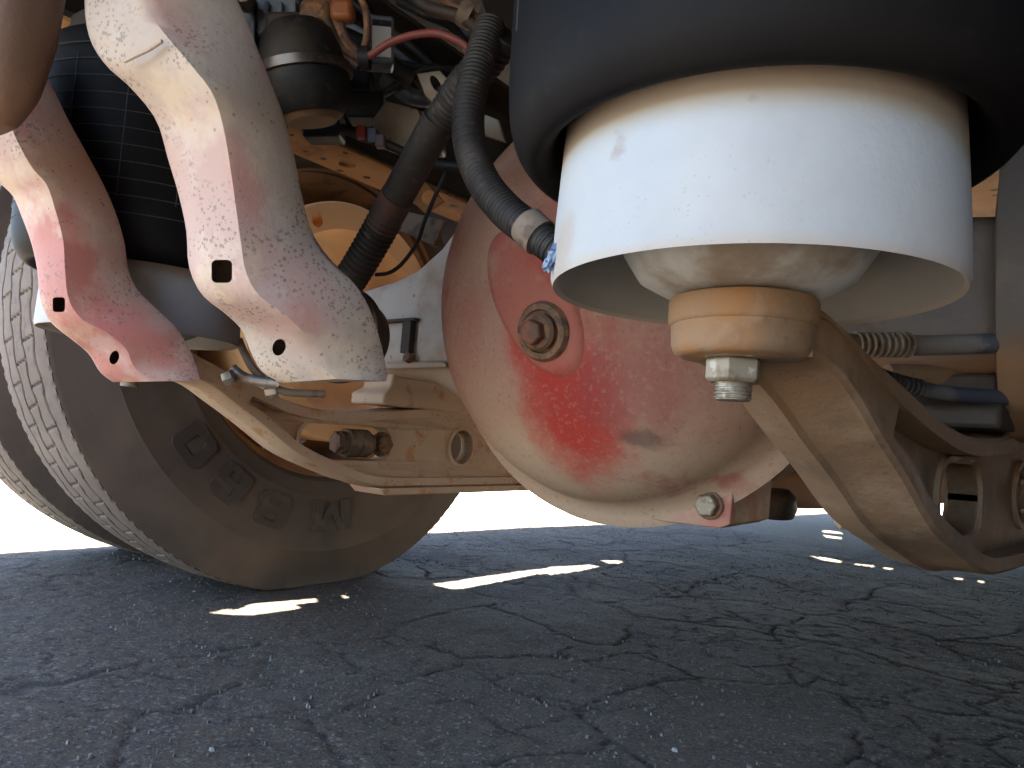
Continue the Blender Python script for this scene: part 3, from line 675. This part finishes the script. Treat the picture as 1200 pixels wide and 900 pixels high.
def hole_cut(x, y, d, rx, ry, depth, ang=0., sq=False):
    a = rt*math.cos(ang)+up*math.sin(ang); b = np.cross(fw, a); c = at(x, y, d-.03); lp = rrect(0, 0, rx, ry, min(rx, ry)*.5) if sq else circle(0, 0, rx, 24, ry)
    dirn = at(x, y, 1.)-CAM; dirn /= np.linalg.norm(dirn)
    return loft([[c+a*u+b*v for u, v in lp], [c+dirn*(depth+.03)+a*u+b*v for u, v in lp]])
s_bracket('stamped_bracket', 'large pale pinkish S-shaped bracket with dark specks, in front at the upper left', S1, mat_s1, .085,
          [hole_cut(260, 318, .525, .0078, .0086, .078, 0, True), hole_cut(327, 407, .54, .0052, .0068, .078, -.35)])
sb1 = [o for o in COL.objects if o.name.startswith('stamped_bracket')][0]
mobj('weld_seam', *tube([at(146, 72, .4975), at(158, 66, .4925), at(175, 58, .489), at(190, 48, .4855)], .0013, 8, 16), mat_s1, sb1)
S2 = [(-62, 110, -22, 80, 28, 38, 0.583, .02, .04), (-40, 165, 5, 130, 55, 92, 0.583, .02, .04), (-18, 200, 20, 166, 76, 136, 0.583, .022, .042), (2, 218, 38, 198, 98, 176, 0.585, .024, .045), (15, 232, 54, 216, 119, 215, 0.589, .024, .048),
      (25, 256, 64, 246, 134, 250, 0.593, .024, .05), (36, 286, 73, 281, 144, 285, 0.595, .024, .05), (43, 318, 75, 315, 148, 315, 0.595, .022, .05), (46, 350, 79, 350, 159, 339, 0.597, .022, .05), (57, 376, 94, 374, 181, 361, 0.601, .022, .05),
      (80, 396, 125, 390, 204, 383, 0.607, .024, .045), (102, 414, 147, 409, 219, 406, 0.615, .024, .04), (116, 436, 157, 431, 228, 428, 0.623, .022, .03), (131, 448, 180, 447, 233, 446, 0.627, .02, .02)]
s_bracket('stamped_bracket', 'smaller darker pink S-shaped bracket with two holes, behind the large pale one', S2, mat_s2, .085,
          [hole_cut(69, 357, .605, .0054, .0064, .078, 0, True), hole_cut(134, 419, .62, .0042, .0062, .078, -.3)])
# brown rounded tube at the corner
mat_brown = material('brown_oily_steel', (.10, .058, .038), [((.20, .125, .08), dict(kind='zband', lo=-.0, hi=-.06, rag=.04)), ((.09, .055, .04), dict(scale=20, lo=.5, hi=.65))], rough=.5, bump=FINE)
pts = [at(30, -120, .53), at(22, -40, .53), at(12, 40, .535), at(0, 100, .54), at(-12, 135, .545), at(-18, 150, .547), at(-20, 157, .549)]
rr = [.033, .032, .030, .026, .019, .011, .003]
L_ = np.r_[0, np.cumsum(np.linalg.norm(np.diff(np.array(pts), axis=0), axis=1))]
tag(mobj('support_strut', *tube(pts, lambda s: float(np.interp(s, L_, rr)), 28, 40), mat_brown, smooth=70), 'brown rounded steel strut in the top left corner, before the smaller bracket', 'strut')

# ------------------------------------------------------------------ hoses and lines
mat_hose = material('black_corrugated_hose', (.014, .013, .013), [((.035, .029, .025), dict(scale=14, lo=.45, hi=.65)), ((.10, .085, .07), dict(scale=70, lo=.58, hi=.7, amount=.5))], rough=.65)
mat_collar = material('tan_dusty_collar', (.20, .155, .115), [((.1, .07, .05), dict(scale=30, lo=.5, hi=.62))], rough=.7)
mat_redcol = material('dull_red_tape', (.10, .045, .035), [((.05, .035, .03), dict(scale=24, lo=.45, hi=.6))], rough=.6)
h1 = thing('corrugated_hose', 'thick black ribbed hose slanting down left with a dull red band', 'hose', at(500, 170, .76), 'black ribbed hoses')
mobj('ribbed_section', *corrugated([at(592, 40, .66), at(570, 72, .68), at(545, 98, .70), at(522, 132, .73), at(505, 160, .75)], .0175, .0062, .0018), mat_hose, h1)
mobj('smooth_sleeve', *tube([at(515, 140, .738), at(492, 182, .765), at(475, 213, .79), at(462, 236, .805)], .0185, 20, 20), mat_hose, h1)
mobj('band', *tube([at(466, 230, .80), at(455, 250, .815), at(446, 266, .825)], .0195, 20, 10), mat_redcol, h1)
mobj('ribbed_section', *corrugated([at(452, 256, .82), at(437, 283, .835), at(420, 312, .85), at(402, 340, .87), at(385, 365, .89)], .0205, .0068, .0024, 20), mat_hose, h1)
h2 = thing('corrugated_hose', 'ribbed black hose curving in front of the red cover to the pale piston', 'hose', at(560, 200, .62), 'black ribbed hoses')
mobj('ribbed_section', *corrugated([at(575, 30, .66), at(558, 85, .64), at(549, 130, .63), at(551, 172, .62), at(566, 213, .60), at(592, 246, .58), at(622, 270, .56)], .0148, .0042, .0011, 20), mat_hose, h2)
mobj('end_collar', *tube([at(618, 264, .56), at(627, 273, .555), at(634, 279, .552)], .0155, 20, 8), mat_collar, h2)
mobj('end_cuff', *corrugated([at(632, 277, .553), at(645, 288, .545), at(668, 305, .54)], .0135, .004, .0012), mat_hose, h2)
mat_blue = material('crumpled_blue_tape', (.035, .07, .14), [((.16, .22, .32), dict(scale=90, lo=.5, hi=.58)), ((.015, .02, .04), dict(scale=140, lo=.5, hi=.58))], rough=.45)
rng = random.Random(4); bmq = bmesh.new(); bmesh.ops.create_icosphere(bmq, subdivisions=3, radius=1)
c0 = at(649, 301, .362)
ax = (rt*.45+up*.9)
for v in bmq.verts:
    s = 1+rng.uniform(-.35, .35); p = np.array(v.co)*s
    v.co = Vector(c0+rt*p[0]*.0036+(up*.9+rt*.35)*p[1]*.0082+fw*p[2]*.003)
Vb = [tuple(v.co) for v in bmq.verts]; Fb = [tuple(v.index for v in f.verts) for f in bmq.faces]; bmq.free()
tag(mobj('tape_scrap', Vb, Fb, mat_blue, smooth=0), 'crumpled scrap of blue tape stuck to the left rim of the pale piston', 'tape')
mat_red = material('dull_red_cable', (.20, .05, .045), [((.11, .05, .05), dict(scale=30, lo=.5, hi=.65))], rough=.5)
tag(mobj('red_cable', *tube([at(418, 70, .80), at(435, 64, .79), at(455, 51, .78), at(480, 42, .77), at(510, 39, .755), at(535, 47, .745), at(552, 60, .735), at(568, 80, .73)], .0042, 12, 40), mat_red), 'dull red cable arching over to the ribbed hose', 'cable')
tag(mobj('brown_cable', *tube([at(520, 42, .765), at(540, 53, .755), at(551, 68, .745), at(560, 88, .74)], .003, 10, 24), mat_rust), 'thin brown cable tucked under the red one', 'cable')
mat_greyrod = material('dusty_grey_rod', (.22, .21, .20), [((.07, .085, .11), dict(scale=18, lo=.5, hi=.58, amount=.85)), ((.30, .25, .19), dict(scale=40, lo=.52, hi=.62, amount=.6))], rough=.6, bump=FINE)
mat_bluerod = material('dark_blue_line', (.045, .055, .08), [((.16, .15, .14), dict(scale=20, lo=.5, hi=.6, amount=.7))], rough=.6)
mat_boot = material('tan_ribbed_boot', (.26, .22, .17), [((.15, .11, .08), dict(scale=40, lo=.5, hi=.62))], rough=.75)
r1 = thing('brake_rod', 'grey rod with a tan ribbed boot, the upper of two lines at right', 'rod', at(1064, 404, .60), 'lines beside the right axle tube')
mobj('rod_shaft', *tube([at(1040, 405, .60), at(1120, 404, .605), at(1230, 399, .61)], .0088, 18, 20), mat_greyrod, r1)
mobj('ribbed_boot', *corrugated([at(1002, 404, .595), at(1035, 404, .597), at(1064, 404, .60)], .0112, .0058, .0026, 20), mat_boot, r1)
mobj('sleeve', *tube([at(960, 404, .59), at(985, 404, .592), at(1006, 404, .595)], .0095, 18, 8), mat_collar, r1)
r2 = thing('brake_line', 'dark blue line with a short ribbed end, below the grey rod', 'brake line', at(1110, 462, .62), 'lines beside the right axle tube')
mobj('line_shaft', *tube([at(1052, 449, .61), at(1085, 457, .615), at(1130, 463, .62), at(1235, 470, .63)], .0068, 16, 24), mat_bluerod, r2)
mobj('ribbed_end', *corrugated([at(1030, 442, .605), at(1052, 449, .61), at(1078, 455.5, .614)], .0082, .005, .0016), mat_hose, r2)
tag(mobj('bent_pipe', *tube([at(1250, 330, .66), at(1196, 352, .665), at(1190, 395, .665), at(1182, 425, .665), at(1160, 438, .665), at(1120, 441, .665), at(1040, 440, .665)], .011, 16, 50), mat_arm), 'tan bent pipe behind the grey rod at the right edge', 'pipe')
tag(mobj('signal_wire', *tube([at(440, 322, .93), at(455, 320, .925), at(468, 312, .92), at(480, 298, .915), at(490, 282, .905), at(498, 258, .90), at(512, 225, .89), at(528, 190, .88)], .0026, 10, 40), mat_deck), 'thin black wire looping past the hose end above the white axle tube', 'wire')

# ------------------------------------------------------------------ brake chamber by the far axle, fittings
mat_cham = material('brown_black_chamber', (.05, .038, .03), [((.10, .07, .05), dict(scale=14, lo=.46, hi=.66))], rough=.6, bump=FINE)
bc = at(398, 392, .93); bax = np.array([-.25, 1., 0])
b = thing('brake_chamber', 'dark round brake chamber half hidden behind the large pale bracket', 'brake chamber', bc)
mobj('chamber_body', *lathe([(0, -.05), (.035, -.048), (.05, -.036), (.056, -.01), (.062, -.006), (.062, .006), (.056, .01), (.052, .04), (.03, .06), (0, .06)], bc, bax, 48), mat_cham, b)
mobj('clamp_band', *lathe([(.061, -.008), (.0645, -.007), (.0645, .007), (.061, .008)], bc, bax, 48), mat_cham, b)
mat_fit = material('grey_brass_fitting', (.33, .31, .28), [((.2, .14, .09), dict(scale=40, lo=.5, hi=.6))], rough=.4, metal=.4)
f = thing('air_fitting', 'small grey air fittings in the gap between the two pale brackets', 'fitting', at(290, 440, .80))
mobj('elbow', *tube([at(272, 432, .80), at(285, 442, .80), at(305, 447, .80), at(325, 449, .80)], .0062, 14, 16), mat_fit, f)
mobj('fitting_nut', *hexhead(at(274, 440, .79), at(274, 440, 1.)-at(284, 436, 1.), .0085, .012), mat_fit, f, bevel=.0008)
mobj('fitting_nut', *hexhead(at(312, 460, .81), rt+up*.2, .008, .014), mat_fit, f, bevel=.0008)
mobj('air_line', *tube([at(280, 398, .82), at(287, 415, .815), at(300, 436, .81), at(330, 458, .81), at(380, 462, .83)], .0045, 12, 24), mat_collar, f)

# ------------------------------------------------------------------ gear under the floor, upper left
mat_blk = material('black_plastic_part', (.014, .015, .017), [((.05, .04, .032), dict(scale=9, lo=.48, hi=.66)), ((.09, .07, .05), dict(scale=60, lo=.58, hi=.7, amount=.6))], rough=.55, spec=.3)
mat_blu = material('blue_grey_casting', (.14, .17, .20), [((.06, .07, .085), dict(scale=14, lo=.48, hi=.62))], rough=.45, bump=FINE)
mat_lab = material('pale_sticker', (.55, .58, .62), rough=.5)
mat_tan = material('tan_dirt_cap', (.20, .12, .06), rough=.8)
mat_steel = material('worn_band_steel', (.13, .105, .095), [((.06, .05, .045), dict(scale=20, lo=.5, hi=.6))], rough=.35, metal=.6)
AX = np.array([rt, fw, up])
v = thing('air_dryer', 'dark round air canister with a steel clamp band, under the floor at upper left', 'air canister', at(358, 95, .80))
c = at(358, 95, .80); cax = up*.95-fw*.12-rt*.12
mobj('canister', *lathe([(0, -.04), (.036, -.04), (.044, -.03), (.05, -.008), (.05, .012), (.046, .03), (.04, .05), (.03, .06), (0, .06)], c, cax, 48), mat_blk, v)
mobj('clamp_band', *lathe([(.0495, .002), (.054, .003), (.054, .013), (.0495, .014)], c, cax, 48), mat_steel, v)
mobj('bottom_cap', *lathe([(0, -.047), (.028, -.046), (.033, -.04), (.033, -.036), (0, -.036)], c, cax, 40), mat_tan, v)
v = thing('valve_block', 'blue grey valve body with ribs behind the round canister', 'valve', at(320, 35, .88))
mobj('valve_body', *box(at(322, 20, .89), .075, .05, .075, AX), mat_blu, v, bevel=.006)
for k in range(4): mobj('rib', *box(at(298+k*16, 30, .862), .005, .012, .055, AX), mat_blu, v, bevel=.0015)
mobj('port', *cyl(at(292, 8, .85), -fw+up*.3, .011, .02), mat_steel, v)
mobj('lower_port', *box(at(366, 62, .88), .04, .04, .03, AX), mat_blu, v, bevel=.004)
v = thing('control_box', 'small pale blue control box with a white sticker, behind the red cable', 'control box', at(446, 52, .84))
bx = np.array([rt*.98+fw*.2, fw*.98-rt*.2, up]); cc = at(444, 52, .85)
mobj('box_case', *box(cc, .036, .03, .058, bx), mat_blu, v, bevel=.004)
lc = cc-bx[1]*.0155+bx[0]*.003
mobj('sticker', *box(lc+up*-.004, .022, .0012, .036, bx), mat_lab, v)
mobj('sticker_bar', *box(lc+up*.0185-bx[1]*.0003, .022, .0016, .006, bx), mat_blk, v)
v = thing('wire_bundle', 'bundle of brown wires hanging beside the control box', 'wires', at(395, 50, .80))
for k, (a, bb, cc2, d4) in enumerate((((372, -15), (384, 25), (400, 55), (425, 72)), ((380, -15), (396, 30), (410, 58), (428, 70)), ((395, -10), (402, 35), (414, 55), (430, 66)), ((415, -15), (428, 10), (430, 40), (424, 66)), ((366, -15), (376, 30), (395, 62), (420, 78)))):
    mobj('wire', *tube([at(*a, .80), at(*bb, .79), at(*cc2, .795), at(*d4, .80)], .0042 if k < 4 else .006, 10, 24), mat_rust if k % 2 else mat_redcol, v)
mobj('loom_clip', *lathe([(.006, -.006), (.013, -.006), (.013, .006), (.006, .006)], at(427, 68, .80), rt, 24), mat_blk, v)
tag(mobj('plug_connector', *box(at(372, 20, .80), .036, .03, .03, AX), mat_rust, bevel=.008), 'brown rounded connector body above the canister', 'connector')
tag(mobj('orange_connector', *box(at(402, 14, .79), .026, .02, .024, AX), material('faded_orange_plastic', (.26, .09, .03), rough=.5), bevel=.006), 'faded orange connector among the brown wires', 'connector')
mat_plt = material('pale_dirty_plate', (.22, .195, .165), [((.2, .15, .1), dict(scale=12, lo=.48, hi=.62)), ((.06, .05, .04), dict(kind='spots', scale=70, size=.5))], rough=.7, bump=FINE)
def tilted_plate(name, label, pix, d0, d1, mat, slot=None):
    c = np.mean([p for p in pix], axis=0); w = max(p[0] for p in pix)-min(p[0] for p in pix)
    front = [at(x, y, d0+(d1-d0)*(x-min(p[0] for p in pix))/w) for x, y in pix]
    n = np.cross(front[1]-front[0], front[2]-front[0]); n /= np.linalg.norm(n); n = n if n@fw > 0 else -n
    o = mobj(name, *loft([front, [p+n*.008 for p in front]]), mat, bevel=.0015)
    if slot: carve(o, [hole_cut(*slot)])
    return tag(o, label, 'plate')
tilted_plate('slotted_plate', 'pale slotted plate between the red cable and the ribbed hose', [(488, 86), (515, 82), (538, 108), (520, 132), (498, 112)], .84, .82, mat_plt, (511, 99, .845, .005, .012, .04, .5))
tilted_plate('mounting_plate', 'pale stained mounting plate above the ochre frame rail', [(452, 118), (490, 128), (498, 150), (470, 182), (440, 170), (436, 140)], .92, .90, mat_plt)
tilted_plate('bolted_plate', 'small pale plate between the two ribbed hoses', [(563, 132), (584, 140), (592, 166), (566, 158)], .80, .79, mat_plt)
tilted_plate('stay_plate', 'dusty grey stay plate beside the red band of the hose', [(470, 246), (520, 258), (508, 288), (462, 268)], .95, .90, mat_collar)
v = thing('wire_connectors', 'red and blue plugged connectors above the frame rail', 'connectors', at(430, 155, .88))
for q, (x, y, colr) in enumerate(((424, 156, (.22, .03, .025)), (437, 159, (.10, .14, .26)), (446, 166, (.12, .09, .12)))):
    mobj('connector', *box(at(x, y, .88), .012, .014, .016, AX), material(('red', 'blue', 'mauve')[q]+'_plug_plastic', colr, rough=.5), v, bevel=.002)
mobj('lead', *tube([at(400, 150, .89), at(424, 160, .885), at(455, 170, .885), at(500, 190, .88), at(540, 196, .86)], .006, 12, 24), mat_blk, v)
v = thing('pipe_pair', 'pair of brown pipes with a clamp running up at the top centre', 'pipes', at(530, 20, .86))
mobj('pipe', *tube([at(470, -20, .88), at(500, 8, .87), at(540, 20, .86), at(575, 45, .84)], .008, 12, 20), mat_cham, v)
mobj('pipe', *tube([at(500, -25, .88), at(522, 0, .87), at(552, 18, .86), at(590, 42, .84)], .006, 12, 20), mat_rust, v)
mobj('pipe_clamp', *lathe([(.006, -.008), (.017, -.008), (.017, .008), (.006, .008)], at(548, 16, .86), rt+up*-.6, 24), mat_collar, v)
tilted_plate('frame_gusset', 'rusty orange gusset under the floor at the top centre', [(470, -20), (560, -20), (585, 60), (540, 40)], 1.0, .98, mat_cham)
tilted_plate('rusty_gusset', 'rusty gusset hidden behind the ribbed hose', [(470, 200), (500, 214), (520, 236), (498, 250), (478, 232)], 1.02, 1.0, mat_rail, (503, 232, 1.0, .011, .011, .05, 0))

tag(mobj('cross_tube', *tube([at(850, 560, 1.18), at(925, 572, 1.22), at(1010, 572, 1.28), at(1180, 566, 1.4)], .034, 24, 24), mat_house, smooth=60), 'dusty brown cross tube low behind the near suspension arm', 'cross tube')
tag(mobj('rubber_bump_stop', *lathe([(0, 0), (.02, 0), (.03, .01), (.032, .03), (.026, .045), (0, .048)], at(910, 574, 1.15), -up, 32), mat_blk), 'black rubber stop hanging under the cross tube, beside the red housing', 'rubber stop')
v = thing('mount_block', 'black mounting block above the round canister at upper left', 'mount', at(350, 40, .84))
mobj('block_body', *box(at(352, 44, .835), .07, .05, .04, AX), mat_blk, v, bevel=.006)
for q in (330, 372): mobj('stud', *hexhead(at(q, 62, .80), -fw, .007, .008), mat_steel, v)
tag(mobj('brown_pipe', *tube([at(40, -20, .85), at(66, 8, .85), at(92, 16, .86), at(130, 10, .88)], .012, 14, 20), mat_redcol), 'dull red brown pipe between the strut and the large bracket, at the top left', 'pipe')
tag(mobj('ochre_pipe', *tube([at(45, 60, .87), at(70, 38, .87), at(105, 32, .88), at(150, 40, .90)], .009, 14, 20), mat_rail), 'ochre pipe bending above the far bellows, at the top left', 'pipe')

v = thing('hose_loom', 'dark tangle of small hoses and cables in the shadow under the floor', 'hoses', at(500, 120, .98))
rl = random.Random(11)
for k in range(14):
    x0_, y0_ = rl.uniform(270, 470), rl.uniform(-30, 120); x1_, y1_ = x0_+rl.uniform(60, 200), y0_+rl.uniform(-30, 110); d_ = rl.uniform(.92, 1.02)
    mobj('hose', *tube([at(x0_, y0_, d_), at((x0_*2+x1_)/3, (y0_*2+y1_)/3+rl.uniform(-25, 25), d_+rl.uniform(-.02, .02)), at((x0_+x1_*2)/3, (y0_+y1_*2)/3+rl.uniform(-25, 25), d_), at(x1_, y1_, d_+.03)], rl.choice([.004, .006, .009, .012]), 10, 24), rl.choice([mat_blk, mat_blk, mat_cham, mat_redcol, mat_blu]), v)
for k, (x, y) in enumerate(((285, 70), (308, 128), (415, 100), (430, 128), (500, 165), (380, 150))):
    mobj('junction_block', *box(at(x, y, .95), .05, .04, .035, AX), (mat_blk, mat_cham, mat_blk)[k % 3], v, bevel=.004)

blocker = mobj('rear_sky_blocker', *box((.93, -.70, .55), .66, .012, .86), mat_blk, loc=(.93, -.70, .98), bevel=.004)  # unseen panel added to block sky light from behind on the right
tag(blocker, 'unseen added sky flap behind the right tyres, just outside the frame', 'mud flap')
